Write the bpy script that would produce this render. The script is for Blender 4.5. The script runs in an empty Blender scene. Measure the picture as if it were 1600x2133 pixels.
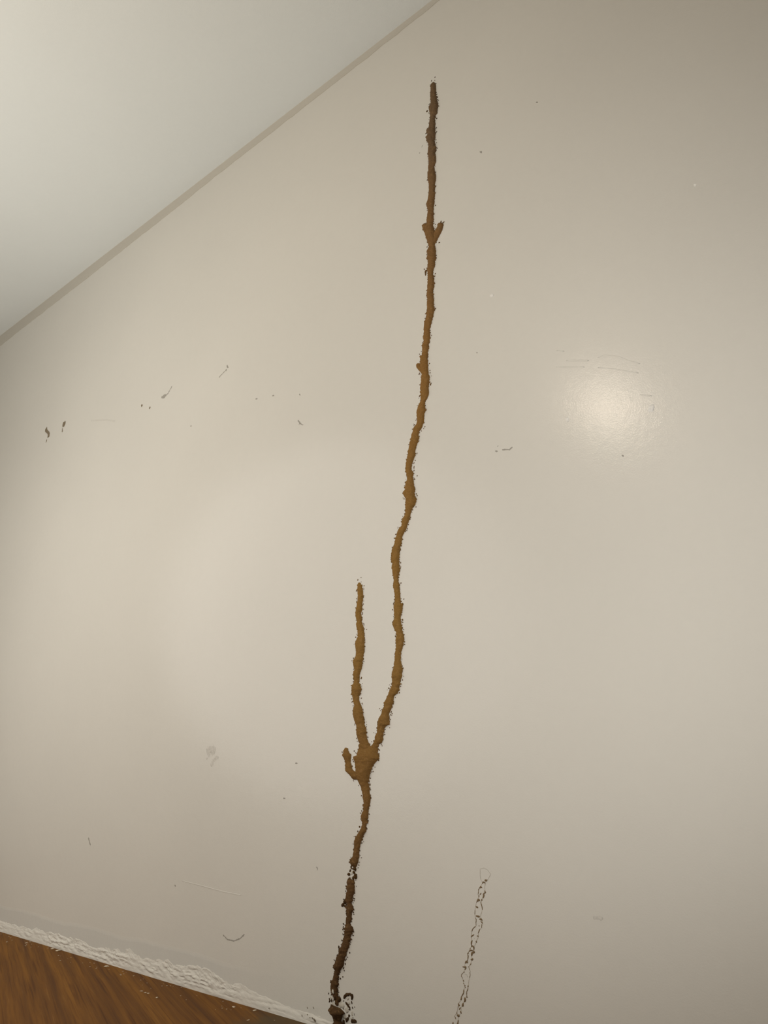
import bpy, bmesh, math, random
from mathutils import Vector, noise
random.seed(7)
C = bpy.context.scene.collection
SC = bpy.context.scene

# ------------------------------------------------------------------ camera, light, exposure
PITCH, YAW = math.radians(18.5422), math.radians(41.3024)
cam_data = bpy.data.cameras.new('camera')
cam = bpy.data.objects.new('camera', cam_data)
C.objects.link(cam)
cam.location = (0.0, -1.1, 0.4266)
cam.rotation_euler = (math.pi / 2 + PITCH, 0, YAW)
cam_data.sensor_fit = 'HORIZONTAL'
cam_data.sensor_width = 36.0
cam_data.lens = 36.0 * 1601 / 1600
cam_data.clip_start = 0.02
SC.camera = cam

w = bpy.data.worlds.new('world')
SC.world = w
w.use_nodes = True
w.node_tree.nodes['Background'].inputs[0].default_value = (0.9, 0.95, 1.0, 1)
w.node_tree.nodes['Background'].inputs[1].default_value = 0.0

def light(name, kind, loc, energy, color, size):
    d = bpy.data.lights.new(name, kind)
    d.energy = energy; d.color = color; d.shadow_soft_size = size
    o = bpy.data.objects.new(name, d); C.objects.link(o); o.location = loc
    return o
# a warm bulb in the room, whose mirror image is the bright spot on the glossy paint
light('ceiling_bulb_light', 'POINT', (-1.127, -1.511, 1.760), 15.5, (1.0, 0.85, 0.68), 0.035)
# unseen soft fill light, added to brighten the left and middle of the wall
light('soft_fill_light', 'POINT', (-2.2, -1.12, 1.02), 48.5, (1.0, 0.95, 0.88), 0.80)
# the torch of the phone that takes the picture
torch = light('phone_torch_light', 'SPOT', (0.03, -1.13, 0.45), 34.0, (1.0, 0.97, 0.93), 0.01)
torch.data.spot_size = math.radians(90); torch.data.spot_blend = 1.0
torch.rotation_euler = (math.pi / 2 + PITCH, 0, YAW - math.radians(6))

SC.view_settings.view_transform = 'Standard'
SC.view_settings.look = 'None'
SC.view_settings.gamma = 1.0
SC.view_settings.use_curve_mapping = False
SC.view_settings.exposure = 0.07

# ------------------------------------------------------------------ traced shapes, metres on the wall (x along it, z above the floor)
LONG = [(-.8158,1.9294,-.8140,1.9282),(-.8175,1.9300,-.8123,1.9262),(-.8193,1.9302,-.8106,1.9239),(-.8208,1.9290,-.8093,1.9207),(-.8227,1.9232,-.8074,1.9121),(-.8240,1.9042,-.8080,1.8928),(-.8244,1.8900,-.8071,1.8779),(-.8230,1.8747,-.8041,1.8616),(-.8267,1.8666,-.8027,1.8500),(-.8292,1.8577,-.8047,1.8408),(-.8272,1.8456,-.8058,1.8310),(-.8265,1.8381,-.8111,1.8276),(-.8276,1.8300,-.8134,1.8204),(-.8296,1.8191,-.8120,1.8073),(-.8308,1.8042,-.8138,1.7929),(-.8357,1.8048,-.8138,1.7903),(-.8380,1.7967,-.8124,1.7799),(-.8338,1.7870,-.8126,1.7731),(-.8400,1.7841,-.8136,1.7669),(-.8376,1.7739,-.8155,1.7596),(-.8328,1.7587,-.8141,1.7468),(-.8338,1.7508,-.8110,1.7363),(-.8355,1.7382,-.8147,1.7251),(-.8344,1.7256,-.8129,1.7122),(-.8330,1.7112,-.8132,1.6990),(-.8350,1.6990,-.8182,1.6888),(-.8357,1.6860,-.8169,1.6747),(-.8373,1.6769,-.8142,1.6631),(-.8372,1.6636,-.8150,1.6505),(-.8348,1.6506,-.8178,1.6406),(-.8348,1.6342,-.8186,1.6248),(-.8359,1.6258,-.8182,1.6156),(-.8370,1.6150,-.8191,1.6048),(-.8424,1.6018,-.8212,1.5899),(-.8417,1.5949,-.8223,1.5841),(-.8386,1.5835,-.8232,1.5750),(-.8411,1.5688,-.8241,1.5596),(-.8425,1.5600,-.8235,1.5497),(-.8425,1.5528,-.8254,1.5436),(-.8453,1.5456,-.8252,1.5349),(-.8471,1.5386,-.8238,1.5263),(-.8457,1.5299,-.8195,1.5161),(-.8450,1.5201,-.8197,1.5069),(-.8420,1.5060,-.8185,1.4939),(-.8401,1.4957,-.8222,1.4865),(-.8383,1.4870,-.8213,1.4784),(-.8438,1.4789,-.8192,1.4665),(-.8420,1.4687,-.8211,1.4583),(-.8442,1.4621,-.8189,1.4496),(-.8421,1.4534,-.8223,1.4437),(-.8418,1.4441,-.8230,1.4349),(-.8441,1.4345,-.8268,1.4262),(-.8434,1.4220,-.8295,1.4154),(-.8430,1.4143,-.8273,1.4069),(-.8436,1.4025,-.8260,1.3943),(-.8446,1.3910,-.8263,1.3825),(-.8457,1.3795,-.8306,1.3726),(-.8467,1.3710,-.8292,1.3632),(-.8454,1.3586,-.8279,1.3508),(-.8467,1.3489,-.8293,1.3412),(-.8463,1.3384,-.8269,1.3299),(-.8472,1.3307,-.8287,1.3227),(-.8495,1.3200,-.8313,1.3123),(-.8529,1.3098,-.8355,1.3025),(-.8555,1.3007,-.8381,1.2935),(-.8565,1.2939,-.8406,1.2874),(-.8562,1.2851,-.8401,1.2786),(-.8585,1.2745,-.8400,1.2671),(-.8571,1.2654,-.8421,1.2594),(-.8604,1.2581,-.8442,1.2517),(-.8611,1.2498,-.8438,1.2431),(-.8616,1.2415,-.8466,1.2357),(-.8633,1.2337,-.8479,1.2278),(-.8689,1.2336,-.8480,1.2256),(-.8666,1.2293,-.8477,1.2221),(-.8667,1.2237,-.8471,1.2163),(-.8675,1.2169,-.8472,1.2094),(-.8687,1.2020,-.8468,1.1939),(-.8634,1.1930,-.8462,1.1868),(-.8651,1.1839,-.8433,1.1761),(-.8658,1.1745,-.8451,1.1672),(-.8683,1.1643,-.8464,1.1567),(-.8677,1.1545,-.8467,1.1473),(-.8674,1.1475,-.8462,1.1403),(-.8676,1.1381,-.8506,1.1323),(-.8685,1.1316,-.8561,1.1274),(-.8734,1.1237,-.8566,1.1182),(-.8775,1.1142,-.8550,1.1069),(-.8784,1.1063,-.8590,1.1002),(-.8778,1.0967,-.8597,1.0910),(-.8779,1.0887,-.8601,1.0832),(-.8804,1.0828,-.8633,1.0775),(-.8876,1.0769,-.8666,1.0706),(-.8892,1.0701,-.8737,1.0654),(-.8925,1.0644,-.8741,1.0589),(-.8938,1.0581,-.8731,1.0521),(-.8978,1.0487,-.8772,1.0427),(-.8995,1.0386,-.8820,1.0336),(-.9016,1.0312,-.8834,1.0261),(-.9033,1.0225,-.8841,1.0172),(-.9058,1.0153,-.8878,1.0104),(-.9078,1.0067,-.8918,1.0024),(-.9092,.9940,-.8939,.9900),(-.9084,.9899,-.8905,.9852),(-.9069,.9843,-.8883,.9795),(-.9055,.9774,-.8910,.9738),(-.9051,.9709,-.8885,.9667),(-.9087,.9667,-.8886,.9616),(-.9104,.9581,-.8868,.9523),(-.9116,.9507,-.8858,.9444),(-.9163,.9454,-.8867,.9383),(-.9137,.9397,-.8860,.9331),(-.9096,.9324,-.8816,.9258),(-.9092,.9259,-.8832,.9199),(-.9097,.9210,-.8848,.9153),(-.9104,.9148,-.8909,.9104),(-.9105,.9073,-.8956,.9040),(-.9118,.8988,-.8980,.8958),(-.9173,.8938,-.8996,.8899),(-.9205,.8869,-.9028,.8832),(-.9201,.8793,-.9059,.8764),(-.9260,.8756,-.9072,.8717),(-.9300,.8714,-.9107,.8675),(-.9332,.8621,-.9177,.8590),(-.9363,.8553,-.9193,.8519),(-.9391,.8459,-.9209,.8424),(-.9427,.8392,-.9241,.8357),(-.9459,.8336,-.9264,.8300),(-.9459,.8305,-.9265,.8269),(-.9467,.8233,-.9261,.8195),(-.9475,.8148,-.9274,.8113),(-.9444,.8069,-.9274,.8040),(-.9463,.8012,-.9267,.7978),(-.9445,.7936,-.9245,.7902),(-.9437,.7874,-.9276,.7847),(-.9422,.7775,-.9299,.7755),(-.9407,.7713,-.9285,.7693),(-.9431,.7632,-.9275,.7608),(-.9408,.7545,-.9263,.7524),(-.9393,.7472,-.9249,.7451),(-.9383,.7376,-.9246,.7356),(-.9387,.7294,-.9235,.7273),(-.9410,.7238,-.9183,.7207),(-.9410,.7156,-.9199,.7128),(-.9406,.7074,-.9230,.7051),(-.9396,.6991,-.9245,.6972),(-.9427,.6937,-.9236,.6913),(-.9447,.6869,-.9227,.6843),(-.9405,.6795,-.9210,.6773),(-.9360,.6721,-.9196,.6703),(-.9345,.6651,-.9167,.6631),(-.9368,.6585,-.9156,.6562),(-.9361,.6516,-.9180,.6497),(-.9365,.6437,-.9199,.6420),(-.9380,.6359,-.9232,.6345),(-.9393,.6270,-.9245,.6256),(-.9401,.6181,-.9245,.6167),(-.9416,.6104,-.9220,.6087),(-.9439,.6039,-.9206,.6020),(-.9451,.5989,-.9215,.5971),(-.9466,.5901,-.9223,.5883),(-.9459,.5823,-.9268,.5810),(-.9459,.5768,-.9268,.5755),(-.9482,.5714,-.9298,.5702),(-.9512,.5672,-.9284,.5658),(-.9542,.5619,-.9335,.5606),(-.9579,.5555,-.9416,.5546),(-.9617,.5503,-.9427,.5492),(-.9662,.5450,-.9431,.5438),(-.9654,.5384,-.9461,.5374),(-.9699,.5321,-.9491,.5311),(-.9721,.5256,-.9535,.5248),(-.9766,.5193,-.9540,.5183),(-.9804,.5129,-.9521,.5118),(-.9811,.5075,-.9528,.5064),(-.9819,.5031,-.9610,.5024),(-.9829,.4988,-.9647,.4983),(-.9833,.4913,-.9669,.4908),(-.9878,.4860,-.9688,.4855),(-.9886,.4796,-.9684,.4791),(-.9908,.4753,-.9706,.4749),(-.9953,.4711,-.9780,.4708),(-1.0013,.4648,-.9810,.4644),(-1.0066,.4563,-.9817,.4559)]
SHORT = [(-1.0341,.7833,-1.0317,.7829),(-1.0354,.7829,-1.0300,.7820),(-1.0362,.7819,-1.0280,.7806),(-1.0367,.7788,-1.0255,.7771),(-1.0371,.7714,-1.0229,.7693),(-1.0360,.7589,-1.0211,.7567),(-1.0359,.7490,-1.0213,.7469),(-1.0374,.7418,-1.0234,.7398),(-1.0387,.7346,-1.0238,.7326),(-1.0409,.7263,-1.0240,.7241),(-1.0418,.7228,-1.0264,.7208),(-1.0407,.7153,-1.0247,.7133),(-1.0377,.7052,-1.0246,.7036),(-1.0393,.7006,-1.0229,.6986),(-1.0375,.6931,-1.0187,.6909),(-1.0346,.6832,-1.0178,.6813),(-1.0344,.6736,-1.0172,.6717),(-1.0388,.6681,-1.0168,.6658),(-1.0411,.6624,-1.0168,.6599),(-1.0397,.6527,-1.0163,.6504),(-1.0384,.6443,-1.0174,.6423),(-1.0391,.6361,-1.0197,.6343),(-1.0455,.6296,-1.0199,.6274),(-1.0457,.6238,-1.0227,.6218),(-1.0445,.6190,-1.0219,.6171),(-1.0427,.6107,-1.0242,.6092),(-1.0459,.6051,-1.0278,.6037),(-1.0455,.5998,-1.0293,.5986),(-1.0437,.5927,-1.0292,.5917),(-1.0436,.5869,-1.0299,.5860),(-1.0476,.5814,-1.0259,.5800),(-1.0494,.5735,-1.0226,.5718),(-1.0490,.5677,-1.0265,.5663),(-1.0472,.5607,-1.0293,.5597),(-1.0451,.5526,-1.0292,.5518),(-1.0421,.5445,-1.0246,.5436),(-1.0436,.5378,-1.0211,.5367),(-1.0450,.5289,-1.0189,.5277),(-1.0425,.5209,-1.0173,.5198),(-1.0400,.5152,-1.0152,.5142),(-1.0360,.5083,-1.0148,.5076),(-1.0350,.5005,-1.0108,.4998),(-1.0349,.4917,-1.0100,.4910),(-1.0324,.4839,-1.0084,.4833),(-1.0300,.4784,-1.0060,.4778),(-1.0276,.4728,-1.0029,.4723),(-1.0290,.4652,-.9975,.4647),(-1.0312,.4566,-.9945,.4561)]
TRUNK_HI = [(-1.0271,.4690,-.9968,.4685),(-1.0298,.4653,-.9817,.4644),(-1.0313,.4620,-.9825,.4613),(-1.0336,.4566,-.9810,.4559),(-1.0343,.4523,-.9792,.4517),(-1.0421,.4502,-.9783,.4495),(-1.0436,.4459,-.9780,.4453),(-1.0396,.4404,-.9861,.4401),(-1.0375,.4350,-.9921,.4348),(-1.0363,.4296,-.9950,.4296),(-1.0362,.4242,-.9980,.4243),(-1.0353,.4189,-1.0002,.4190),(-1.0329,.4114,-1.0020,.4116),(-1.0290,.4072,-1.0031,.4074),(-1.0274,.4030,-1.0043,.4032),(-1.0227,.3978,-1.0023,.3980),(-1.0211,.3915,-1.0012,.3918),(-1.0185,.3879,-1.0012,.3882),(-1.0177,.3816,-.9989,.3820),(-1.0168,.3754,-.9988,.3758),(-1.0148,.3692,-.9995,.3696),(-1.0159,.3619,-1.0017,.3623),(-1.0162,.3567,-1.0042,.3571),(-1.0196,.3515,-1.0036,.3520),(-1.0225,.3462,-1.0038,.3469),(-1.0202,.3412,-1.0052,.3418),(-1.0189,.3341,-1.0074,.3345),(-1.0208,.3279,-1.0096,.3284),(-1.0252,.3216,-1.0080,.3224),(-1.0304,.3152,-1.0139,.3160),(-1.0348,.3109,-1.0176,.3118),(-1.0378,.3047,-1.0190,.3057),(-1.0377,.2986,-1.0226,.2994),(-1.0388,.2924,-1.0243,.2933),(-1.0397,.2843,-1.0257,.2852),(-1.0411,.2792,-1.0251,.2802),(-1.0470,.2727,-1.0268,.2741),(-1.0492,.2686,-1.0275,.2701),(-1.0446,.2639,-1.0299,.2649),(-1.0393,.2603,-1.0333,.2607)]
TRUNK_LO = [(-1.0532,.2393,-1.0367,.2406),(-1.0546,.2332,-1.0358,.2348),(-1.0540,.2253,-1.0357,.2269),(-1.0547,.2184,-1.0363,.2200),(-1.0564,.2133,-1.0385,.2150),(-1.0578,.2082,-1.0399,.2099),(-1.0570,.2044,-1.0406,.2060),(-1.0547,.2007,-1.0427,.2019),(-1.0538,.1959,-1.0389,.1974),(-1.0540,.1910,-1.0374,.1927),(-1.0543,.1852,-1.0417,.1865),(-1.0549,.1793,-1.0423,.1807),(-1.0561,.1760,-1.0420,.1776),(-1.0559,.1683,-1.0452,.1695),(-1.0573,.1624,-1.0395,.1644),(-1.0587,.1574,-1.0372,.1599),(-1.0585,.1527,-1.0415,.1547),(-1.0607,.1467,-1.0439,.1487),(-1.0620,.1398,-1.0447,.1420),(-1.0649,.1347,-1.0464,.1370),(-1.0677,.1296,-1.0477,.1321),(-1.0721,.1243,-1.0506,.1271),(-1.0727,.1185,-1.0541,.1209),(-1.0771,.1132,-1.0562,.1160),(-1.0799,.1061,-1.0590,.1090),(-1.0827,.1010,-1.0592,.1043),(-1.0844,.0961,-1.0618,.0993),(-1.0817,.0917,-1.0683,.0937),(-1.0838,.0849,-1.0711,.0867),(-1.0866,.0769,-1.0717,.0792),(-1.0906,.0707,-1.0730,.0734),(-1.0910,.0650,-1.0743,.0676),(-1.0903,.0614,-1.0742,.0639),(-1.0896,.0578,-1.0741,.0602),(-1.0877,.0544,-1.0740,.0566),(-1.0846,.0512,-1.0713,.0533),(-1.0820,.0479,-1.0702,.0498),(-1.0799,.0446,-1.0705,.0461),(-1.0781,.0412,-1.0700,.0425),(-1.0768,.0387,-1.0706,.0397)]
FOOT = [(-1.0892,.0385,-1.0869,.0388),(-1.0891,.0366,-1.0824,.0377),(-1.0879,.0331,-1.0669,.0367),(-1.0858,.0280,-1.0585,.0327),(-1.0832,.0248,-1.0587,.0290),(-1.0801,.0199,-1.0622,.0230),(-1.0785,.0156,-1.0635,.0183),(-1.0801,.0105,-1.0598,.0142),(-1.0814,.0042,-1.0567,.0087)]
STUB = [(-1.0655,.4666,-1.0614,.4666),(-1.0670,.4653,-1.0590,.4652),(-1.0686,.4615,-1.0562,.4613),(-1.0696,.4571,-1.0525,.4569),(-1.0708,.4549,-1.0488,.4546),(-1.0711,.4527,-1.0481,.4524),(-1.0694,.4505,-1.0487,.4503),(-1.0666,.4460,-1.0491,.4459),(-1.0632,.4395,-1.0494,.4394),(-1.0639,.4340,-1.0465,.4339),(-1.0630,.4275,-1.0445,.4275),(-1.0637,.4253,-1.0417,.4253),(-1.0589,.4221,-1.0354,.4221),(-1.0525,.4188,-1.0307,.4189),(-1.0485,.4145,-1.0275,.4147),(-1.0461,.4113,-1.0267,.4115),(-1.0414,.4092,-1.0275,.4093)]
PRONG_R = [(-.8100,1.5349,-.8012,1.5301),(-.8124,1.5346,-.7988,1.5273),(-.8133,1.5316,-.7982,1.5235),(-.8146,1.5261,-.7991,1.5178),(-.8163,1.5239,-.8008,1.5156),(-.8202,1.5197,-.8026,1.5104),(-.8253,1.5130,-.8076,1.5037),(-.8296,1.5058,-.8127,1.4971),(-.8322,1.5009,-.8156,1.4924),(-.8348,1.4945,-.8211,1.4875)]
PRONG_L = [(-.8502,1.5549,-.8377,1.5482),(-.8527,1.5543,-.8369,1.5459),(-.8550,1.5507,-.8362,1.5407),(-.8547,1.5474,-.8355,1.5372),(-.8535,1.5404,-.8340,1.5301),(-.8506,1.5325,-.8325,1.5230),(-.8478,1.5247,-.8318,1.5164),(-.8441,1.5102,-.8313,1.5036),(-.8410,1.4977,-.8300,1.4920)]
SPUR = [(-.8756,1.2207,-.8668,1.2174),(-.8771,1.2198,-.8653,1.2154),(-.8781,1.2166,-.8638,1.2113),(-.8773,1.2128,-.8623,1.2073),(-.8734,1.2065,-.8608,1.2018),(-.8696,1.1995,-.8593,1.1957),(-.8654,1.1938,-.8579,1.1910)]
CRUST = [([(-1.0443,.2634),(-1.0451,.2578)],.0034),([(-1.0460,.2576),(-1.0388,.2581)],.0026),([(-1.0460,.2563),(-1.0489,.2526)],.0045),([(-1.0504,.2505),(-1.0503,.2460)],.0079),([(-1.0480,.2437),(-1.0487,.2396)],.0041),([(-1.0363,.2610),(-1.0362,.2555)],.0082),([(-1.0369,.2545),(-1.0391,.2503)],.0067),([(-1.0354,.2506),(-1.0338,.2458),(-1.0360,.2427)],.0078),([(-1.0398,.2463),(-1.0389,.2404)],.0056),([(-1.0345,.2408),(-1.0344,.2398)],.0048),([(-1.0532,.2393),(-1.0396,.2379)],.0048),([(-1.0570,.2064),(-1.0614,.2001)],.0064),([(-1.0607,.1992),(-1.0681,.1953)],.0049),([(-1.0629,.1962),(-1.0553,.1948)],.0033),([(-1.0570,.2034),(-1.0559,.1938)],.0026),([(-1.0899,.0618),(-1.0871,.0584),(-1.0848,.0549)],.0046),([(-1.0757,.0646),(-1.0739,.0621),(-1.0751,.0581)],.0041),([(-1.0790,.0547),(-1.0771,.0507),(-1.0753,.0466)],.0091),([(-1.0720,.0542),(-1.0715,.0532)],.0028),([(-1.0718,.0488),(-1.0657,.0493)],.0074),([(-1.0671,.0507),(-1.0665,.0475)],.0048),([(-1.0765,.0453),(-1.0760,.0400)],.0047),([(-1.0800,.0420),(-1.0751,.0404)],.0032),([(-1.0867,.0458),(-1.0888,.0422)],.0043),([(-1.0845,.0451),(-1.0831,.0442)],.0024),([(-1.0943,.0474),(-1.0924,.0438),(-1.0950,.0409)],.0026),([(-1.0963,.0542),(-1.0963,.0534)],.0020),([(-1.0851,.0521),(-1.0846,.0511)],.0028)]
ARCH = [([(-1.0575,.0517),(-1.0580,.0538),(-1.0555,.0569),(-1.0504,.0596),(-1.0444,.0611),(-1.0393,.0597),(-1.0384,.0569),(-1.0404,.0534)],.0046),([(-1.0592,.0492),(-1.0587,.0480)],.0030),([(-1.0544,.0479),(-1.0518,.0456),(-1.0483,.0435),(-1.0449,.0409),(-1.0444,.0383)],.0035),([(-1.0474,.0378),(-1.0423,.0381)],.0021),([(-1.0408,.0512),(-1.0386,.0473)],.0030),([(-1.0385,.0435),(-1.0368,.0401)],.0029),([(-1.0331,.0445),(-1.0326,.0429)],.0019),([(-1.0447,.0308),(-1.0467,.0267)],.0043),([(-1.0463,.0257),(-1.0513,.0217),(-1.0521,.0183)],.0048),([(-1.0411,.0219),(-1.0335,.0232),(-1.0277,.0224)],.0050),([(-1.0611,.0381),(-1.0576,.0361)],.0023),([(-1.0577,.0205),(-1.0580,.0162),(-1.0584,.0130)],.0052),([(-1.0366,.0285),(-1.0361,.0259)],.0019),([(-1.0337,.0343),(-1.0328,.0312)],.0015)]
PATCH = [([(-1.0895,.0514),(-1.0885,.0461)],.0065),([(-1.0875,.0414),(-1.0803,.0393),(-1.0733,.0383)],.0043),([(-1.0717,.0434),(-1.0646,.0408),(-1.0577,.0387)],.0092),([(-1.0543,.0404),(-1.0507,.0356),(-1.0490,.0327)],.0084),([(-1.0574,.0291),(-1.0573,.0227)],.0091),([(-1.0494,.0552),(-1.0468,.0534)],.0084),([(-1.0468,.0502),(-1.0445,.0457)],.0056),([(-1.0388,.0371),(-1.0379,.0298)],.0048),([(-1.0404,.0278),(-1.0420,.0244)],.0042),([(-1.0702,.0207),(-1.0719,.0180)],.0049),([(-1.0415,.2611),(-1.0400,.2582)],.0028),([(-1.0422,.2551),(-1.0436,.2480)],.0055),([(-1.0457,.2439),(-1.0419,.2412)],.0037),([(-1.0518,.2439),(-1.0510,.2414)],.0023),([(-1.0531,.1989),(-1.0522,.1932)],.0022)]
PALE = [([(-1.0819,.0631),(-1.0805,.0595),(-1.0799,.0568)],.0050)]
RES = [([(-.7612,.2573),(-.7588,.2595),(-.7554,.2592),(-.7559,.2571)],.0021),([(-.7564,.2617),(-.7510,.2634)],.0025),([(-.7669,.2503),(-.7645,.2524),(-.7617,.2510)],.0027),([(-.7684,.2497),(-.7696,.2416)],.0012),([(-.7571,.2479),(-.7560,.2457),(-.7575,.2433)],.0025),([(-.7595,.2442),(-.7597,.2402),(-.7611,.2367)],.0025),([(-.7630,.2356),(-.7635,.2324)],.0025),([(-.7634,.2439),(-.7666,.2412)],.0016),([(-.7681,.2406),(-.7690,.2373)],.0023),([(-.7734,.2295),(-.7692,.2347),(-.7669,.2332),(-.7724,.2316)],.0020),([(-.7655,.2317),(-.7635,.2250),(-.7628,.2203)],.0015),([(-.7749,.2239),(-.7705,.2226)],.0033),([(-.7768,.2186),(-.7775,.2117)],.0013),([(-.7757,.2104),(-.7681,.2098)],.0025),([(-.7769,.2077),(-.7747,.2057),(-.7757,.2011),(-.7755,.1966)],.0013),([(-.7690,.2069),(-.7637,.2058)],.0027),([(-.7668,.2043),(-.7630,.2011)],.0019),([(-.7709,.1971),(-.7694,.1972)],.0025),([(-.7651,.2000),(-.7654,.1950)],.0015),([(-.7767,.1959),(-.7819,.1919),(-.7843,.1877)],.0013),([(-.7689,.1929),(-.7722,.1866)],.0015),([(-.7799,.1837),(-.7846,.1815),(-.7861,.1793)],.0017),([(-.7748,.1827),(-.7716,.1822)],.0029),([(-.7834,.1755),(-.7858,.1724),(-.7858,.1679)],.0019),([(-.7765,.1758),(-.7757,.1731)],.0025),([(-.7846,.1729),(-.7855,.1690)],.0015),([(-.7863,.1665),(-.7833,.1677),(-.7812,.1658),(-.7817,.1623)],.0022),([(-.7883,.1636),(-.7881,.1628)],.0026),([(-.7911,.1591),(-.7880,.1611),(-.7836,.1613)],.0020),([(-.7810,.1616),(-.7837,.1583)],.0043),([(-.7844,.1590),(-.7865,.1537)],.0033),([(-.7911,.1573),(-.7934,.1557),(-.7925,.1521),(-.7938,.1471)],.0017),([(-.7938,.1471),(-.7961,.1447),(-.7988,.1419)],.0022),([(-.7956,.1434),(-.7930,.1437)],.0024),([(-.7879,.1479),(-.7829,.1500)],.0024),([(-.7888,.1435),(-.7876,.1427),(-.7896,.1412)],.0014),([(-.8038,.1364),(-.7970,.1371),(-.7995,.1329)],.0018),([(-.7928,.1382),(-.7923,.1376)],.0028),([(-.7920,.1362),(-.7895,.1322)],.0008),([(-.8004,.1302),(-.8023,.1285)],.0022),([(-.8038,.1281),(-.8065,.1251),(-.8066,.1229),(-.8041,.1206)],.0010),([(-.7908,.1311),(-.7897,.1276),(-.7913,.1234)],.0010),([(-.8031,.1188),(-.8024,.1166)],.0017),([(-.8036,.1145),(-.8022,.1127)],.0017),([(-.8020,.1108),(-.7992,.1112)],.0018),([(-.8005,.1092),(-.7989,.1088)],.0020),([(-.7936,.1124),(-.7953,.1104)],.0022),([(-.7945,.1096),(-.7955,.1063),(-.7974,.1039),(-.7980,.0986)],.0013),([(-.7969,.0988),(-.7981,.0960),(-.7958,.0969)],.0015),([(-.8028,.1062),(-.8030,.1014),(-.8061,.0978),(-.8084,.0943)],.0018),([(-.8077,.0950),(-.8084,.0906)],.0028),([(-.8011,.0955),(-.8009,.0914),(-.8024,.0889)],.0028),([(-.8047,.0876),(-.8067,.0825)],.0031),([(-.8139,.0856),(-.8133,.0831),(-.8109,.0834)],.0024),([(-.8141,.0825),(-.8149,.0791)],.0016),([(-.8096,.0806),(-.8129,.0773)],.0026),([(-.8108,.0757),(-.8084,.0724)],.0026),([(-.8174,.0736),(-.8167,.0705)],.0015),([(-.8172,.0683),(-.8122,.0697)],.0029),([(-.8220,.0671),(-.8191,.0634)],.0018),([(-.8148,.0632),(-.8163,.0578),(-.8175,.0509)],.0026),([(-.8246,.0589),(-.8259,.0524),(-.8265,.0446)],.0020)]
STAIN = [([(-.7612,.2573),(-.7661,.2511),(-.7691,.2451),(-.7700,.2415),(-.7690,.2376),(-.7723,.2327),(-.7745,.2262),(-.7768,.2186),(-.7772,.2100),(-.7756,.2034),(-.7759,.1966),(-.7811,.1926),(-.7843,.1877),(-.7858,.1808),(-.7853,.1752),(-.7864,.1678)],.0007),([(-.7554,.2578),(-.7569,.2519),(-.7560,.2463),(-.7597,.2402),(-.7627,.2348),(-.7648,.2306),(-.7633,.2228),(-.7639,.2171),(-.7673,.2099),(-.7633,.2058),(-.7636,.2008),(-.7654,.1950),(-.7693,.1917),(-.7722,.1863),(-.7716,.1825),(-.7753,.1765),(-.7759,.1731)],.0007),([(-.7854,.1712),(-.7863,.1662),(-.7910,.1592),(-.7934,.1557),(-.7925,.1521),(-.7942,.1465),(-.7992,.1416),(-.7994,.1357),(-.8019,.1295),(-.8065,.1251),(-.8052,.1205),(-.8028,.1151),(-.8005,.1097),(-.8029,.1051),(-.8038,.1003),(-.8084,.0943),(-.8086,.0906),(-.8132,.0857),(-.8149,.0792),(-.8170,.0721),(-.8220,.0671)],.0007),([(-.7765,.1734),(-.7812,.1664),(-.7810,.1616),(-.7845,.1585),(-.7865,.1534),(-.7849,.1494),(-.7881,.1426),(-.7919,.1383),(-.7896,.1323),(-.7903,.1259),(-.7928,.1187),(-.7938,.1123),(-.7970,.1045),(-.7977,.0976),(-.8012,.0918),(-.8047,.0871),(-.8090,.0802),(-.8093,.0734),(-.8138,.0690),(-.8156,.0615)],.0007)]
RING = [([(-.7644,.2781),(-.7646,.2686),(-.7638,.2629),(-.7611,.2596)],.0009),([(-.7644,.2779),(-.7570,.2801),(-.7502,.2777),(-.7446,.2719),(-.7486,.2664),(-.7527,.2603)],.0007),([(-.7557,.2609),(-.7506,.2639)],.0016),([(-.7801,.1792),(-.7790,.1782)],.0008),([(-.8005,.1265),(-.7961,.1266),(-.7951,.1236)],.0006),([(-.7934,.1202),(-.7928,.1177)],.0009)]
CHIP = [([(-2.5830,1.5950),(-2.5951,1.5898),(-2.5699,1.5734),(-2.5603,1.5635)],.0106),([(-2.5648,1.5718),(-2.5603,1.5519)],.0128),([(-2.5704,1.5471),(-2.5757,1.5354)],.0053),([(-2.4637,1.5708),(-2.4425,1.5704)],.0167),([(-2.4587,1.5640),(-2.4532,1.5675)],.0146),([(-2.4610,1.5562),(-2.4569,1.5412)],.0056),([(-1.9484,1.4796),(-1.9422,1.4724)],.0057),([(-1.9004,1.4564),(-1.8968,1.4493)],.0068)]
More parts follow.
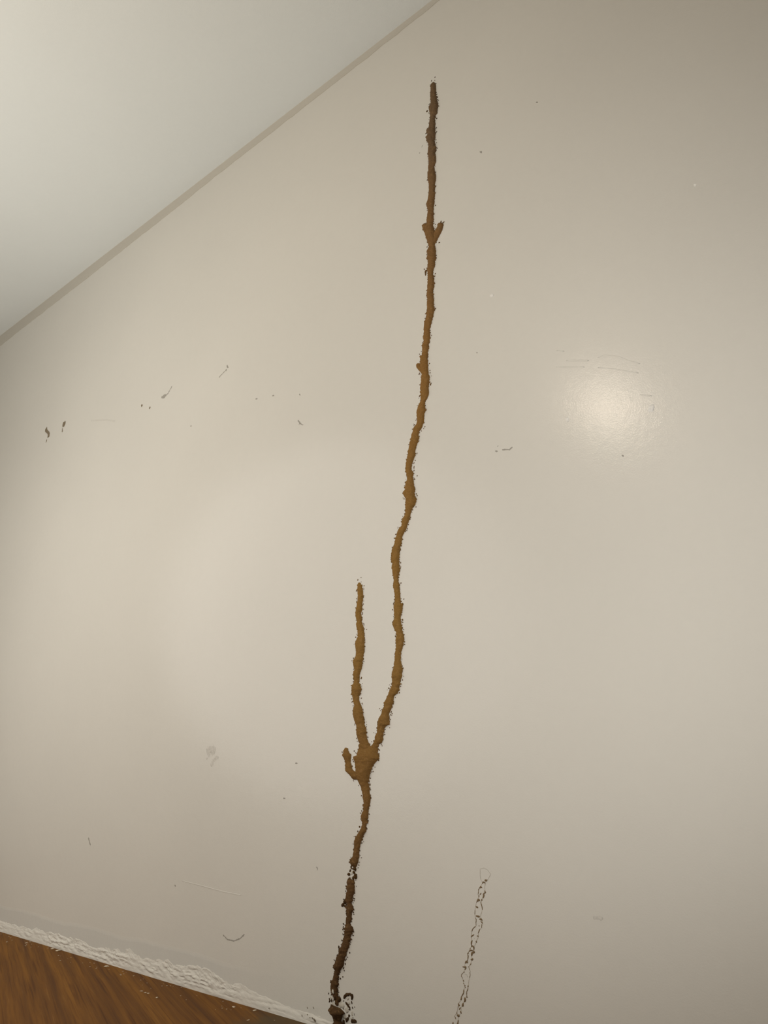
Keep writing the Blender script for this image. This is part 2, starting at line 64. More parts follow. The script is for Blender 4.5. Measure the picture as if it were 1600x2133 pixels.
SCUFF = [([(-1.5298,1.4586),(-1.5226,1.4486)],.0043),([(-1.5347,1.4462),(-1.5293,1.4435)],.0052),([(-1.5360,1.4438),(-1.5536,1.4370),(-1.5611,1.4336)],.0024),([(-1.8213,1.4656),(-1.8065,1.4684),(-1.7882,1.4874)],.0033),([(-1.8401,1.4672),(-1.8152,1.4655)],.0099),([(-1.2353,1.2049),(-1.2277,1.1939),(-1.2171,1.1863)],.0030),([(-1.2317,1.1908),(-1.2279,1.1964)],.0019),([(-1.6762,1.3254),(-1.6714,1.3225)],.0044),([(-1.3981,1.3148),(-1.3908,1.3117)],.0030),([(-1.2338,1.2727),(-1.2307,1.2678)],.0031),([(-1.3330,1.3021),(-1.3260,1.2988)],.0029),([(-.6980,.9748),(-.6926,.9727)],.0028),([(-.6927,.9822),(-.6904,.9830)],.0019),([(-.6830,.9733),(-.6674,.9691),(-.6615,.9724)],.0021),([(-.4621,.9021),(-.4600,.8984)],.0023),([(-.7292,1.1896),(-.7265,1.1879)],.0024),([(-1.1351,.2541),(-1.1312,.2519),(-1.1331,.2485)],.0021),([(-1.2034,.4393),(-1.1963,.4389)],.0021),([(-1.2352,.3724),(-1.2289,.3725)],.0021),([(-1.9723,.2625),(-1.9681,.2551),(-1.9580,.2452)],.0035),([(-1.5818,.1853),(-1.5770,.1833)],.0031),([(-1.4015,.1094),(-1.3863,.1026),(-1.3652,.1026),(-1.3469,.1091),(-1.3336,.1182)],.0021),([(-.6985,1.6563),(-.6942,1.6497)],.0036),([(-.8491,1.7692),(-.8527,1.7646)],.0019),([(-.8582,1.7542),(-.8601,1.7502)],.0023),([(-.5613,1.6929),(-.5574,1.6893)],.0032)]
SMUDGE = [([(-1.4980,.4631),(-1.4827,.4690),(-1.4682,.4647)],.0168),([(-1.4786,.4342),(-1.4698,.4484),(-1.4549,.4544)],.0072),([(-1.4984,.4517),(-1.4947,.4507)],.0056),([(-.5747,.2287),(-.5600,.2303)],.0047),([(-2.2587,1.5223),(-2.1558,1.4934),(-2.0966,1.4702)],.0044)]
RIDGE = [([(-.4858,1.0861),(-.4749,1.0863),(-.4507,1.0748),(-.4351,1.0613),(-.4161,1.0487)],.0019),([(-.4876,1.0674),(-.4593,1.0548),(-.4348,1.0408),(-.4203,1.0331)],.0016),([(-.5436,1.1021),(-.5023,1.0866)],.0028),([(-.5645,1.0972),(-.5115,1.0776)],.0020),([(-.5605,1.1285),(-.5463,1.1216)],.0024),([(-.4220,.9947),(-.4032,.9862)],.0023),([(-1.5540,.1960),(-1.4924,.1929),(-1.4091,.1876),(-1.3504,.1863)],.0019)]
LUMP = [([(-.6923,1.3004),(-.6837,1.2982)],.0070),([(-.4115,.9674),(-.4021,.9644)],.0112),([(-.5511,.9959),(-.5504,.9872)],.0045),([(-.2922,1.3340),(-.2902,1.3274)],.0033)]
CRUMBS = [(-.8045,1.8778,.0058),(-.8010,1.8497,.0053),(-.8340,1.8560,.0066),(-.8083,1.8179,.0041),(-.8103,1.7932,.0045),(-.8098,1.7808,.0041),(-.8094,1.7344,.0044),(-.8389,1.6646,.0040),(-.8240,1.9051,.0035),(-.8283,1.8722,.0043),(-.8185,1.5848,.0041),(-.8051,1.5347,.0050),(-.7972,1.5289,.0043),(-.8004,1.5309,.0023),(-.8106,1.4855,.0046),(-.8526,1.4378,.0037),(-.8471,1.4291,.0086),(-.8480,1.4242,.0059),(-.8231,1.4131,.0039),(-.8248,1.4079,.0032),(-.8245,1.3304,.0047),(-.8193,1.4501,.0049),(-.8467,1.3710,.0055),(-.8363,1.2706,.0028),(-.8713,1.1942,.0031),(-.8394,1.1786,.0024),(-.8422,1.1607,.0051),(-.8441,1.2082,.0039),(-.8706,1.1439,.0039),(-.8728,1.1398,.0027),(-.8851,1.0840,.0042),(-.8588,1.0722,.0029),(-.8612,1.0696,.0026),(-.8440,1.2460,.0031),(-.8799,1.0212,.0035),(-.8848,1.0070,.0038),(-.8872,1.0031,.0029),(-.8882,.9865,.0037),(-.8807,.9737,.0037),(-.8862,.9684,.0043),(-.8933,.9060,.0034),(-.8949,.9014,.0031),(-.8989,.8892,.0036),(-.9029,.8780,.0034),(-.9185,.8503,.0025),(-.9240,.8046,.0036),(-.9236,.7973,.0025),(-.9235,.7638,.0041),(-.9163,.7327,.0027),(-.9425,.7275,.0030),(-.9438,.7154,.0033),(-.9399,.7301,.0027),(-.9193,.6943,.0053),(-.9201,.6903,.0040),(-.9217,.6836,.0029),(-1.0193,.7749,.0035),(-1.0196,.7675,.0023),(-1.0390,.7667,.0044),(-1.0392,.7509,.0026),(-1.0387,.7454,.0032),(-1.0200,.7278,.0034),(-1.0188,.6984,.0034),(-1.0114,.6871,.0034),(-1.0501,.6285,.0031),(-1.0188,.6250,.0036),(-1.0248,.5933,.0047),(-1.0447,.6613,.0020),(-1.0160,.6654,.0028),(-.9218,.6271,.0018),(-.9182,.5891,.0018),(-1.0193,.7436,.0026),(-1.0245,.5939,.0047),(-.9529,.5762,.0021),(-.9504,.5729,.0029),(-.9527,.5679,.0023),(-.9391,.5525,.0026),(-.9774,.5341,.0026),(-.9744,.5310,.0026),(-.9684,.5325,.0034),(-.9484,.5278,.0031),(-.9466,.5250,.0033),(-.9477,.5211,.0020),(-1.0098,.5065,.0026),(-.9912,.4921,.0023),(-.9650,.4910,.0028),(-1.0722,.4582,.0038),(-1.0407,.4594,.0035),(-1.0375,.4572,.0029),(-1.0452,.4329,.0034),(-.9891,.4311,.0033),(-1.0417,.4076,.0029),(-.9993,.4017,.0025),(-.9988,.3918,.0025),(-1.0468,.5348,.0025),(-1.0265,.5658,.0049),(-.9809,.4443,.0046),(-.9980,.4264,.0033),(-.9728,.4712,.0033),(-1.0410,.2994,.0023),(-1.0236,.2813,.0022),(-1.0201,.2777,.0025),(-1.0252,.2692,.0025),(-1.0262,.2654,.0025),(-1.0321,.2304,.0025),(-1.0631,.2066,.0025),(-1.0568,.2286,.0043),(-1.0562,.2251,.0030),(-1.0153,.3124,.0027),(-1.0194,.3016,.0030),(-1.0356,.2186,.0030),(-1.0374,.1927,.0032),(-1.0403,.2070,.0027),(-1.0628,.2067,.0028),(-1.0637,.1506,.0022),(-1.0619,.1662,.0042),(-1.0624,.1628,.0037),(-1.0627,.1584,.0044),(-1.0568,.1056,.0039),(-1.0622,.0848,.0027),(-1.0841,.0966,.0054),(-1.0649,.1352,.0032),(-1.0721,.1243,.0037),(-1.0961,.0538,.0027),(-1.0602,.0971,.0017)]
DIRT = [(-1.2458,.0070,.0029),(-1.1432,.0251,.0030),(-1.1279,.0277,.0027),(-1.1427,.0146,.0027),(-1.1249,.0098,.0054),(-1.1303,.0116,.0032),(-1.1565,.0103,.0030),(-1.1364,.0110,.0025)]
FLECKS = [(-2.2438,-.0335,.0017),(-2.2313,-.0523,.0027),(-2.1822,-.0238,.0031),(-2.1873,-.0087,.0027),(-2.0651,-.0057,.0041),(-2.0337,-.0051,.0058),(-1.7960,-.0181,.0052),(-1.5477,-.0227,.0017),(-1.4882,-.0858,.0024),(-1.3228,-.0261,.0038),(-1.2764,-.0135,.0034),(-1.2382,-.0596,.0024),(-1.5512,-.0805,.0027),(-1.5363,-.0816,.0024),(-1.5271,-.0806,.0024),(-1.7949,-.0209,.0041),(-1.9291,-.0613,.0017),(-1.4868,-.0874,.0021)]

# ------------------------------------------------------------------ helpers
def link(name, me, parent=None, **props):
    o = bpy.data.objects.new(name, me)
    C.objects.link(o)
    if parent: o.parent = parent
    for k, v in props.items(): o[k] = v
    return o

def mesh(name, verts, faces, mat, smooth=False):
    me = bpy.data.meshes.new(name)
    me.from_pydata(verts, [], faces)
    bm = bmesh.new(); bm.from_mesh(me)
    bmesh.ops.recalc_face_normals(bm, faces=bm.faces)
    bm.to_mesh(me); bm.free()
    me.materials.append(mat)
    if smooth: me.polygons.foreach_set('use_smooth', [True] * len(me.polygons))
    return me

def box(x0, x1, y0, y1, z0, z1):
    v = [(x, y, z) for x in (x0, x1) for y in (y0, y1) for z in (z0, z1)]
    f = [(0, 1, 3, 2), (4, 6, 7, 5), (0, 4, 5, 1), (2, 3, 7, 6), (0, 2, 6, 4), (1, 5, 7, 3)]
    return v, f

class NT:
    def __init__(self, name):
        self.m = bpy.data.materials.new(name); self.m.use_nodes = True
        self.t = self.m.node_tree; self.b = self.t.nodes['Principled BSDF']
        self.pos = self.t.nodes.new('ShaderNodeNewGeometry').outputs['Position']
    def n(self, kind, **kw):
        nd = self.t.nodes.new(kind)
        for k, v in kw.items(): setattr(nd, k, v)
        return nd
    def put(self, s, v):
        if isinstance(v, bpy.types.NodeSocket): self.t.links.new(v, s)
        else: s.default_value = v
    def noise(self, vec, scale, detail=3, rough=.55, dist=0):
        nd = self.n('ShaderNodeTexNoise'); self.put(nd.inputs['Vector'], vec)
        for k, v in (('Scale', scale), ('Detail', detail), ('Roughness', rough), ('Distortion', dist)): nd.inputs[k].default_value = v
        return nd.outputs['Fac']
    def math(self, op, a, b=0.0, c=None):
        nd = self.n('ShaderNodeMath', operation=op)
        self.put(nd.inputs[0], a); self.put(nd.inputs[1], b)
        if c is not None: self.put(nd.inputs[2], c)
        return nd.outputs[0]
    def ramp(self, fac, stops):
        nd = self.n('ShaderNodeValToRGB'); self.put(nd.inputs[0], fac)
        e = nd.color_ramp.elements
        while len(e) < len(stops): e.new(.5)
        for el, (p, c) in zip(e, stops):
            el.position = p; el.color = (*c, 1) if not isinstance(c, (int, float)) else (c, c, c, 1)
        return nd.outputs[0]
    def mix(self, fac, a, b, kind='MIX'):
        nd = self.n('ShaderNodeMix', data_type='RGBA', blend_type=kind)
        self.put(nd.inputs[0], fac)
        self.put(nd.inputs[6], a if isinstance(a, bpy.types.NodeSocket) else (*a, 1))
        self.put(nd.inputs[7], b if isinstance(b, bpy.types.NodeSocket) else (*b, 1))
        return nd.outputs[2]
    def xyz(self, v):
        nd = self.n('ShaderNodeSeparateXYZ'); self.put(nd.inputs[0], v); return nd.outputs
    def scaled(self, v, s, rot=(0, 0, 0)):
        nd = self.n('ShaderNodeMapping'); self.put(nd.inputs[0], v)
        nd.inputs['Scale'].default_value = s; nd.inputs['Rotation'].default_value = rot
        return nd.outputs[0]
    def bump(self, h, strength, dist, prev=None):
        nd = self.n('ShaderNodeBump'); self.put(nd.inputs['Height'], h)
        nd.inputs['Strength'].default_value = strength; nd.inputs['Distance'].default_value = dist
        if prev is not None: self.put(nd.inputs['Normal'], prev)
        return nd.outputs[0]
    def done(self, col, rough, spec=.5, normal=None, **kw):
        self.put(self.b.inputs['Base Color'], col if isinstance(col, bpy.types.NodeSocket) else (*col, 1))
        self.put(self.b.inputs['Roughness'], rough)
        self.put(self.b.inputs['Specular IOR Level'], spec)
        if normal is not None: self.put(self.b.inputs['Normal'], normal)
        for k, v in kw.items(): self.put(self.b.inputs[k.replace('_', ' ')], v)
        return self.m

# ------------------------------------------------------------------ materials
def wall_paint(name, base, band=True):
    t = NT(name); P = t.pos
    big = t.noise(P, 2.2, 3)
    col = t.mix(t.ramp(big, [(.35, 0.), (.7, 1.)]), tuple(c * .985 for c in base), tuple(c * 1.015 for c in base))
    mott = t.noise(P, 55, 4)
    col = t.mix(t.math('MULTIPLY', t.ramp(mott, [(.3, 0.), (.75, 1.)]), .06), col, tuple(c * .8 for c in base))
    z = t.xyz(P)[2]
    streak = t.noise(t.scaled(P, (150, 150, 6)), 1., 3)
    edge = t.noise(t.scaled(P, (6, 6, 6)), 1., 3)
    b = t.math('ADD', z, t.math('MULTIPLY', edge, -.022))
    b = t.math('ADD', b, t.math('MULTIPLY', streak, -.006))
    inb = t.math('MULTIPLY', t.ramp(t.math('MULTIPLY', b, 10.), [(.42, 1.), (.50, 0.)]), t.ramp(t.math('ADD', t.math('MULTIPLY', t.xyz(P)[0], -.5), t.math('MULTIPLY', edge, .1)), [(.66, 0.), (.76, 1.)]))
    col = t.mix(t.math('MULTIPLY', inb, .75), col, tuple(c * f for c, f in zip(base, (.93, .95, .97))))
    n1 = t.bump(t.noise(P, 420, 3), .22, .0006)
    n2 = t.bump(t.noise(P, 70, 3), .22, .0010, n1)
    n3 = t.bump(t.math('MULTIPLY', t.math('ADD', streak, .6), inb), .5, .0007, n2)
    return t.done(col, .15, .115, n3, Coat_Weight=.42, Coat_Roughness=.31)

WALL = (.625, .612, .562)
M_wall = wall_paint('wall_paint', WALL)
def flat_paint(name, base, rough=.6, spec=.3, sc=300, bs=.2, bd=.0008):
    t = NT(name)
    v = t.noise(t.pos, 3, 3); f = t.noise(t.pos, 90, 3)
    col = t.mix(v, tuple(c * .97 for c in base), tuple(c * 1.03 for c in base))
    col = t.mix(t.math('MULTIPLY', f, .1), col, tuple(c * .75 for c in base))
    return t.done(col, rough, spec, t.bump(t.noise(t.pos, sc, 3), bs, bd))
M_ceil = flat_paint('ceiling_paint', (.80, .845, .83), .7)
M_room = flat_paint('room_paint', (.55, .55, .52), .7)
M_seam = flat_paint('ceiling_seam', (.52, .50, .44), .85, .2)
M_bead = flat_paint('rough_filler', (.62, .60, .545), .7, .2, 500, .35, .0009)
M_cream = flat_paint('cream_plaster_crumb', (.52, .49, .42), .75, .2, 600, .6, .001)

def mud(name, dark=1.0):
    t = NT(name); z = t.xyz(t.pos)[2]
    zz = t.math('ADD', z, t.math('MULTIPLY', t.math('SUBTRACT', t.noise(t.pos, 9, 3), .5), .25))
    col = t.ramp(t.math('MULTIPLY', zz, .5), [(.02, (.075, .042, .019)), (.10, (.125, .068, .027)), (.20, (.225, .122, .038)), (.34, (.295, .168, .045)), (.60, (.275, .146, .043)), (.78, (.215, .122, .05)), (.88, (.165, .108, .06))])
    g = t.noise(t.pos, 700, 4, .7)
    col = t.mix(t.math('MULTIPLY', t.ramp(g, [(.4, 1.), (.62, 0.)]), .35), col, (.07, .036, .014))
    col = t.mix(t.math('MULTIPLY', t.ramp(t.noise(t.pos, 160, 3), [(.55, 0.), (.75, 1.)]), .35), col, (.34, .20, .085))
    if dark != 1.0: col = t.mix(1.0, col, (dark,) * 3, 'MULTIPLY')
    return t.done(col, .95, .1, t.bump(g, .7, .0012, t.bump(t.noise(t.pos, 220, 3), .6, .002)))
M_mud = mud('termite_mud')
M_crumb = mud('loose_mud', .62)
def plain(name, col, rough=.9):
    t = NT(name)
    c = t.mix(t.noise(t.pos, 250, 3), tuple(x * .75 for x in col), tuple(x * 1.25 for x in col))
    return t.done(c, rough, .15, t.bump(t.noise(t.pos, 400, 3), .5, .0008))
M_res = plain('dry_mud_residue', (.19, .135, .075))
M_stain = plain('thin_mud_stain', (.36, .315, .245))
M_ring = plain('faint_mud_outline', (.44, .41, .36))
M_chip = plain('bared_plaster_chip', (.19, .155, .105))
M_scuff = plain('grey_scuff', (.33, .315, .28))
M_smudge = plain('faint_smudge', (.55, .535, .49), .5)
M_drip = plain('white_paint_lump', (.74, .73, .69), .4)
M_dirt = plain('dark_dirt', (.16, .13, .09))
M_fleck = plain('paint_fleck', (.52, .44, .33))

def wood():
    t = NT('brown_wood_grain')
    rot = t.n('ShaderNodeVectorRotate', rotation_type='Z_AXIS'); t.put(rot.inputs['Vector'], t.pos)
    rot.inputs['Angle'].default_value = math.radians(-158.3)
    V = rot.outputs[0]
    warp = t.noise(t.scaled(V, (1.3, 6, 1)), 1., 3)
    vv = t.n('ShaderNodeVectorMath', operation='ADD'); t.put(vv.inputs[0], V)
    cc = t.n('ShaderNodeCombineXYZ'); t.put(cc.inputs[1], t.math('MULTIPLY', warp, .022)); t.put(vv.inputs[1], cc.outputs[0])
    V = vv.outputs[0]
    g1 = t.noise(t.scaled(V, (1.1, 42, 1)), 1., 4, .6)
    g2 = t.noise(t.scaled(V, (3.0, 140, 1)), 1., 3, .6)
    g3 = t.noise(t.scaled(V, (9, 300, 1)), 1., 3, .6)
    col = t.ramp(g1, [(.28, (.085, .031, .004)), (.45, (.135, .054, .0075)), (.58, (.180, .075, .011)), (.75, (.235, .105, .017))])
    col = t.mix(t.math('MULTIPLY', t.ramp(g2, [(.30, 1.), (.47, 0.)]), .75), col, (.062, .020, .003))
    col = t.mix(t.math('MULTIPLY', t.ramp(g2, [(.60, 0.), (.74, 1.)]), .30), col, (.34, .17, .045))
    col = t.mix(t.math('MULTIPLY', t.ramp(g3, [(.34, 1.), (.50, 0.)]), .35), col, (.08, .028, .004))
    # grey soil trodden in where the mud comes down to the floor
    d = t.n('ShaderNodeVectorMath', operation='DISTANCE'); t.put(d.inputs[0], t.pos); d.inputs[1].default_value = (-1.06, -.02, 0)
    dd = t.math('ADD', d.outputs['Value'], t.math('MULTIPLY', t.math('SUBTRACT', t.noise(t.pos, 22, 4, .65), .5), .12))
    col = t.mix(t.math('MULTIPLY', t.ramp(dd, [(.15, 1.), (.215, 0.)]), .8), col, (.085, .060, .028))
    return t.done(col, t.math('ADD', .5, t.math('MULTIPLY', g1, .2)), .10, t.bump(g2, .25, .0006))
M_wood = wood()

# ------------------------------------------------------------------ the setting
X0, X1, Y0 = -4.4, 2.2, -3.6
def ceil_z(x): return 2.165 - .0165 * x
wall = link('wall_back', mesh('wall_back', *box(X0 - .1, X1 + .1, 0, .12, -.1, 2.40), M_wall), kind='structure')
for nm, b in (('wall_front', (X0 - .1, X1 + .1, Y0 - .1, Y0, -.1, 2.40)), ('wall_left', (X0 - .1, X0, Y0, 0, -.1, 2.40)), ('wall_right', (X1, X1 + .1, Y0, 0, -.1, 2.40))):
    link(nm, mesh(nm, *box(*b), M_room), kind='structure')
cv = []
for x in (X0, X1):
    for y in (Y0, -.0002):
        for dz in (0, .10): cv.append((x, y, ceil_z(x) + dz))
link('ceiling', mesh('ceiling', cv, box(0, 1, 0, 1, 0, 1)[1], M_ceil), kind='structure')

# darker strip along the wall just under the ceiling, with a ragged lower edge
sv, sf = [], []
N = 900
for i in range(N + 1):
    x = X0 + .01 + (X1 - X0 - .02) * i / N
    lo = 2.1625 + .004 * (noise.noise((x * 3, 1.3, 0))) + .0028 * noise.noise((x * 22, 7.1, 0)) + .0012 * noise.noise((x * 70, 3.3, 0))
    hi = ceil_z(x) + .0005
    sv += [(x, 0, lo), (x, -.0012, lo + .0004), (x, -.0016, (lo + hi) / 2), (x, -.0035, hi)]
    if i:
        a = (i - 1) * 4; b = i * 4
        for k in range(3): sf.append((a + k, b + k, b + k + 1, a + k + 1))
link('trim_1', mesh('trim_1', sv, sf, M_seam), kind='structure')

# floor: one sheet of brown wood grain
floor = link('floor', mesh('floor', *box(X0 - .1, X1 + .1, Y0 - .1, 0, -.1, 0), M_wood), kind='structure')
def lerp(tab, x):
    for (a, p), (b, q) in zip(tab, tab[1:]):
        if x <= b: return p + (q - p) * max(0, x - a) / (b - a)
    return tab[-1][1]

# rough filler bead smeared along the foot of the wall
HP = [(-4.4, .022), (-2.40, .025), (-2.22, .026), (-2.05, .033), (-1.88, .027), (-1.72, .037), (-1.62, .033), (-1.51, .041), (-1.42, .040), (-1.31, .025), (-1.20, .018), (-1.13, .016), (-1.05, .010), (2.2, .008)]
def lerp(tab, x):
    for (a, p), (b, q) in zip(tab, tab[1:]):
        if x <= b: return p + (q - p) * max(0, x - a) / (b - a)
    return tab[-1][1]
xs = []; x = X0 + .01
while x < X1 - .01:
    xs.append(x); x += .0028 if -2.7 < x < -.95 else .03
bv, bf = [], []
K = 14
for i, x in enumerate(xs):
    h = lerp(HP, x) * (1.02 + .28 * noise.noise((x * 14, 0, 4)) + .16 * noise.noise((x * 40, 0, 9)) + .05 * noise.noise((x * 150, 0, 9)))
    th = .0055 * (.6 + .4 * h / .03)
    for k in range(K + 1):
        s = k / K
        z = h * (1 - s)
        y = th * (1 - (1 - s) ** 1.7) * .85
        env = math.sin(math.pi * min(1, s * 1.0 + .02)) ** .5 if s < .97 else 0
        lump = noise.noise((x * 46 + z * 60, z * 110, 2)) * .0021 + noise.noise((x * 120, z * 240, 5)) * .0011 + (abs(noise.noise((x * 14 + z * 40, z * 150, 8))) ** .7) * .0030 - .0012
        y += env * lump * min(1.25, max(.15, .62 + 1.1 * noise.noise((x * 8, z * 22, 6))))
        bv.append((x, -max(y, -.0004) if k else .0005, z + (0 if k in (0, K) else noise.noise((x * 80, z * 90, 3)) * .001)))
    if i:
        a = (i - 1) * (K + 1); b = i * (K + 1)
        for k in range(K): bf.append((a + k, b + k, b + k + 1, a + k + 1))
trim2 = link('trim_2', mesh('trim_2', bv, bf, M_bead), kind='structure')

# ------------------------------------------------------------------ mud shapes
def ridge(tab, seed, hk=.27, step=.0011, jag=1.0, taper=(0, 0)):
    """A mud run from rows of left and right edge points: a rough half-round ridge standing on the wall."""
    pts = tab
    if pts[0][1] < pts[-1][1]: pts = pts[::-1]
    rows = []
    for a, b in zip(pts, pts[1:]):
        L = abs(a[1] - b[1]); n = max(1, int(L / step))
        for i in range(n):
            t = i / n; t2 = t * t * (3 - 2 * t) * .35 + t * .65
            rows.append([p + (q - p) * t2 for p, q in zip(a, b)])
    rows.append(list(pts[-1]))
    J = 12; v, f = [], []
    nr = len(rows)
    for i, (lx, lz, rx, rz) in enumerate(rows):
        w = rx - lx
        s = lz * 1
        jl = noise.noise((seed, s * 330, 0)) * .0014 + noise.noise((seed, s * 900, 3)) * .0011 + max(0, noise.noise((seed, s * 240, 9)) - .32) * .011
        jr = noise.noise((seed + 5, s * 330, 0)) * .0014 + noise.noise((seed + 5, s * 900, 3)) * .0011 + max(0, noise.noise((seed + 5, s * 240, 9)) - .28) * .011
        lx2 = lx - jl * jag; rx2 = rx + jr * jag
        hw = min(w, .034)
        h = hk * hw
        e = min(1, i * step / max(taper[0], 1e-6) if taper[0] else 1, (nr - 1 - i) * step / max(taper[1], 1e-6) if taper[1] else 1)
        h *= max(.12, e) ** .5
        for j in range(J + 1):
            t = -1 + 2 * j / J
            prof = max(0, 1 - abs(t) ** 2.6) ** .6
            x = (lx2 + rx2) / 2 + t * (rx2 - lx2) / 2; z = lz + (rz - lz) * (t + 1) / 2
            d = h * prof
            if 0 < j < J:
                d *= 1 + .16 * noise.noise((x * 160, z * 160, seed)) + .14 * noise.noise((x * 420, z * 420, seed)) + .12 * noise.noise((x * 40, z * 70, seed))
                d += .0004 * noise.noise((x * 900, z * 900, seed))
            v.append((x, -.0001 if j in (0, J) else -max(d, .0003), z))
        if i:
            a = (i - 1) * (J + 1); b = i * (J + 1)
            for j in range(J): f.append((a + j, b + j, b + j + 1, a + j + 1))
    v0 = len(v)
    f.append(tuple(range(J + 1))); f.append(tuple(range(v0 - 1, v0 - J - 2, -1)))
    return v, f

def clod(cx, cz, w, seed, depth=.6, y0=0.0, stretch=None):
    """A small rough lump standing on the wall."""
    rnd = random.Random(seed)
    v, f = [], []
    n = 7
    ax = rnd.uniform(.7, 1.3) if stretch is None else stretch
    rot = rnd.uniform(0, 3.14)
    ca, sa = math.cos(rot), math.sin(rot)
    for ring, (rr, dd) in enumerate(((1.0, 0), (.86, .5), (.45, .92))):
        for k in range(n):
            a = 2 * math.pi * (k + .5 * ring) / n
            r = w / 2 * rr * rnd.uniform(.65, 1.25)
            px, pz = math.cos(a) * r * ax, math.sin(a) * r / ax
            v.append((cx + px * ca - pz * sa, y0 - .0001 - dd * w * depth / 2 * rnd.uniform(.8, 1.2), cz + px * sa + pz * ca))
    v.append((cx, y0 - w * depth / 2, cz))
    for ring in range(2):
        for k in range(n):
            a, b = ring * n + k, ring * n + (k + 1) % n
            c, d = a + n, b + n
            f += [(a, b, c), (b, d, c)]
    for k in range(n): f.append((2 * n + k, 2 * n + (k + 1) % n, 3 * n))
    return v, f

def strip(path, w, seed, hk=.35, step=.0012, rag=.45, minh=.0003, y0=0.0):
    """A ragged low ridge along a path on the wall."""
    P = [path[0]]
    for a, b in zip(path, path[1:]):
        L = math.hypot(b[0] - a[0], b[1] - a[1]); n = max(1, int(L / step))
        for i in range(1, n + 1):
            t = i / n; P.append((a[0] + (b[0] - a[0]) * t, a[1] + (b[1] - a[1]) * t))
    if len(P) < 3:
        a, b = P[0], P[-1]
        P = [(a[0] + (b[0] - a[0]) * t, a[1] + (b[1] - a[1]) * t) for t in (0, .33, .67, 1)]
    v, f = [], []
    n = len(P)
    for i, (x, z) in enumerate(P):
        a, b = P[max(0, i - 1)], P[min(n - 1, i + 1)]
        tx, tz = b[0] - a[0], b[1] - a[1]; L = math.hypot(tx, tz) or 1
        nx, nz = -tz / L, tx / L
        e = min(1, (i + .45) / 2.2, (n - 1 - i + .45) / 2.2)
        ww = w / 2 * (1.08 + rag * noise.noise((x * 420, z * 420, seed)) * 1.1 + rag * .6 * noise.noise((x * 1100, z * 1100, seed + 3))) * e ** .4
        ww = max(ww, w * .16)
        off = w * .22 * noise.noise((x * 260, z * 260, seed + 11)) * rag * 2
        for j, (s, d) in enumerate(((-1, 0), (-.6, .8), (0, 1), (.6, .8), (1, 0))):
            dep = max(minh, hk * w * d * e) * (1 + .35 * noise.noise((x * 700 + j, z * 700, seed))) if d else .0001
            v.append((x + nx * (s * ww + off), y0 - dep, z + nz * (s * ww + off)))
        if i:
            p, q = (i - 1) * 5, i * 5
            for j in range(4): f.append((p + j, q + j, q + j + 1, p + j + 1))
    f.append((0, 1, 2, 3, 4)); q = (n - 1) * 5; f.append((q + 4, q + 3, q + 2, q + 1, q))
    return v, f

class Join:
    def __init__(self): self.v, self.f = [], []
    def add(self, vf):
        o = len(self.v); self.v += vf[0]; self.f += [tuple(i + o for i in q) for q in vf[1]]

def group_strokes(tab, seed, **kw):
    j = Join()
    for i, (p, w) in enumerate(tab): j.add(strip(p, w, seed + i * 1.7, **kw))
    return j.v, j.f

# ------------------------------------------------------------------ the long branching mud tube
tube = bpy.data.objects.new('mud_tube', None); C.objects.link(tube)
tube.location = (-1.08, 0, 0)
tube['label'] = 'long forked brown termite mud tube climbing the white wall almost to the ceiling'
tube['category'] = 'mud tube'
def part(name, vf, m, smooth=True, parent=tube, **props):
    base = parent.location
    me = mesh(name, [(x - base[0], y - base[1], z - base[2]) for x, y, z in vf[0]], vf[1], m, smooth)
    return link(name, me, parent, **props)
part('trunk', ridge(TRUNK_HI, 1.1, taper=(.012, .004)), M_mud)
part('trunk', ridge(TRUNK_LO, 2.3), M_mud, label='darker lower stretch of the mud trunk')
ft = FOOT[-1]
part('trunk', ridge(FOOT + [(ft[0] + .001, .0005, ft[2] + .004, .0005)], 3.7, .55), M_mud, label='dark swollen foot of the mud tube at the floor')
part('long_branch', ridge(LONG, 4.9, taper=(.006, .02)), M_mud)
part('short_branch', ridge(SHORT, 6.1, taper=(.006, .02)), M_mud)
part('stub', ridge(STUB, 7.7, taper=(.005, .003)), M_mud)
part('prong', ridge(PRONG_R, 8.3, taper=(.003, .004)), M_mud)
part('prong', ridge(PRONG_L, 9.9, taper=(.003, .004)), M_mud)
part('spur', ridge(SPUR, 10.4, taper=(.003, .004)), M_mud)
part('broken_crust', group_strokes(CRUST, 20, hk=.5), M_crumb, label='broken dark crust round two gaps in the tube', kind='stuff')
part('mud_arch', group_strokes(ARCH, 40, hk=.45), M_crumb, label='thin broken arch of dark mud beside the foot')
part('plaster_lump', group_strokes(PATCH, 60, hk=.16, rag=.5), M_cream, label='pale plaster showing through the broken mud', kind='stuff')
part('plaster_lump', group_strokes(PALE, 70, hk=.3, rag=.6, y0=-.0048), M_cream, label='pale plaster stuck on the broken tube')
j = Join()
for i, (x, z, w) in enumerate(CRUMBS):
    for k in range(2): j.add(clod(x + random.uniform(-.25, .25) * w, z + random.uniform(-.3, .3) * w, w * random.uniform(.5, .8), 100 + i * 3 + k))
rr = random.Random(5)
for tab in (LONG, SHORT, TRUNK_HI, TRUNK_LO):
    for lx, lz, rx, rz in tab[2:]:
        for x, sgn in ((lx, -1), (rx, 1)):
            for _ in range(2):
                w = rr.uniform(.0014, .0032)
                j.add(clod(x + sgn * rr.uniform(-.001, .0012), lz + rr.uniform(-.012, .012), w, rr.random()))
part('mud_crumbs', (j.v, j.f), M_crumb, kind='stuff')

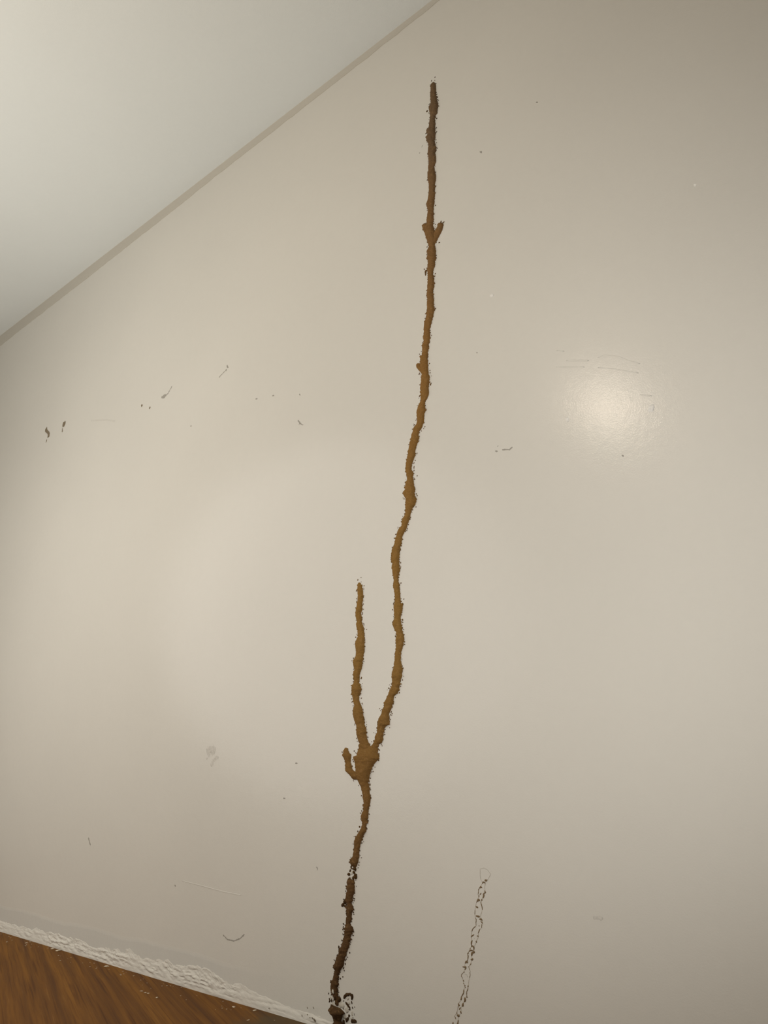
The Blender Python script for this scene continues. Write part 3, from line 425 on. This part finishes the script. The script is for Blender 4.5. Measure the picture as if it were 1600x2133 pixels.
# ------------------------------------------------------------------ the scraped-off second tube
res = bpy.data.objects.new('mud_tube_remains', None); C.objects.link(res)
res.location = (-.82, 0, .02)
res['label'] = 'thin broken outline of a scraped off mud tube, low on the wall'
res['category'] = 'mud tube'
part('mud_outline', group_strokes(RES, 80, hk=.35, rag=.6), M_res, parent=res, kind='stuff')
part('mud_stain', group_strokes(STAIN, 150, hk=.04, rag=.7, minh=.0001), M_stain, parent=res, kind='stuff')
part('faint_ring', group_strokes(RING, 120, hk=.06, rag=.4, minh=.0002), M_ring, parent=res, label='faint grey loop at the top of the outline', kind='stuff')

# ------------------------------------------------------------------ marks on the wall and floor
def marks(name, tab, m, seed, parent, **kw):
    for i, (p, w) in enumerate(tab):
        v, f = strip(p, w, seed + i * 2.1, **kw)
        link(name, mesh(name, v, f, m, True), parent)
marks('paint_chip', CHIP, M_chip, 200, wall, hk=.05, rag=.6, minh=.0002)
marks('scuff_mark', SCUFF, M_scuff, 240, wall, hk=.05, rag=.7, minh=.0002)
marks('smudge', SMUDGE, M_smudge, 280, wall, hk=.01, rag=.7, minh=.0002)
marks('paint_ridge', RIDGE, M_wall, 300, wall, hk=.10, rag=.3, minh=.0003, step=.004)
marks('paint_drip', LUMP, M_drip, 330, wall, hk=.12, rag=.3, minh=.0003)
j = Join()
for i, (x, z, w) in enumerate(DIRT): j.add(clod(x, z, w, 700 + i, .35, y0=-.005, stretch=1.4))
link('dirt_speck', mesh('dirt_speck', j.v, j.f, M_dirt), trim2, kind='stuff')
j = Join()
rr = random.Random(9)
def floor_fleck(x, y, w, seed):
    v, f = clod(0, 0, w, seed, .3)
    return [(x + a, y + c * 1.1, max(-b, 0) + .0002) for a, b, c in v], f
for i, (x, y, w) in enumerate(FLECKS): j.add(floor_fleck(x, min(y, -.012), w * 2.1, 800 + i))
for i in range(60): j.add(floor_fleck(rr.uniform(-2.4, -1.2), -.010 - abs(rr.gauss(0, .03)), rr.uniform(.0015, .0035), 900 + i))
link('plaster_fleck', mesh('plaster_fleck', j.v, j.f, M_fleck), floor, kind='stuff')
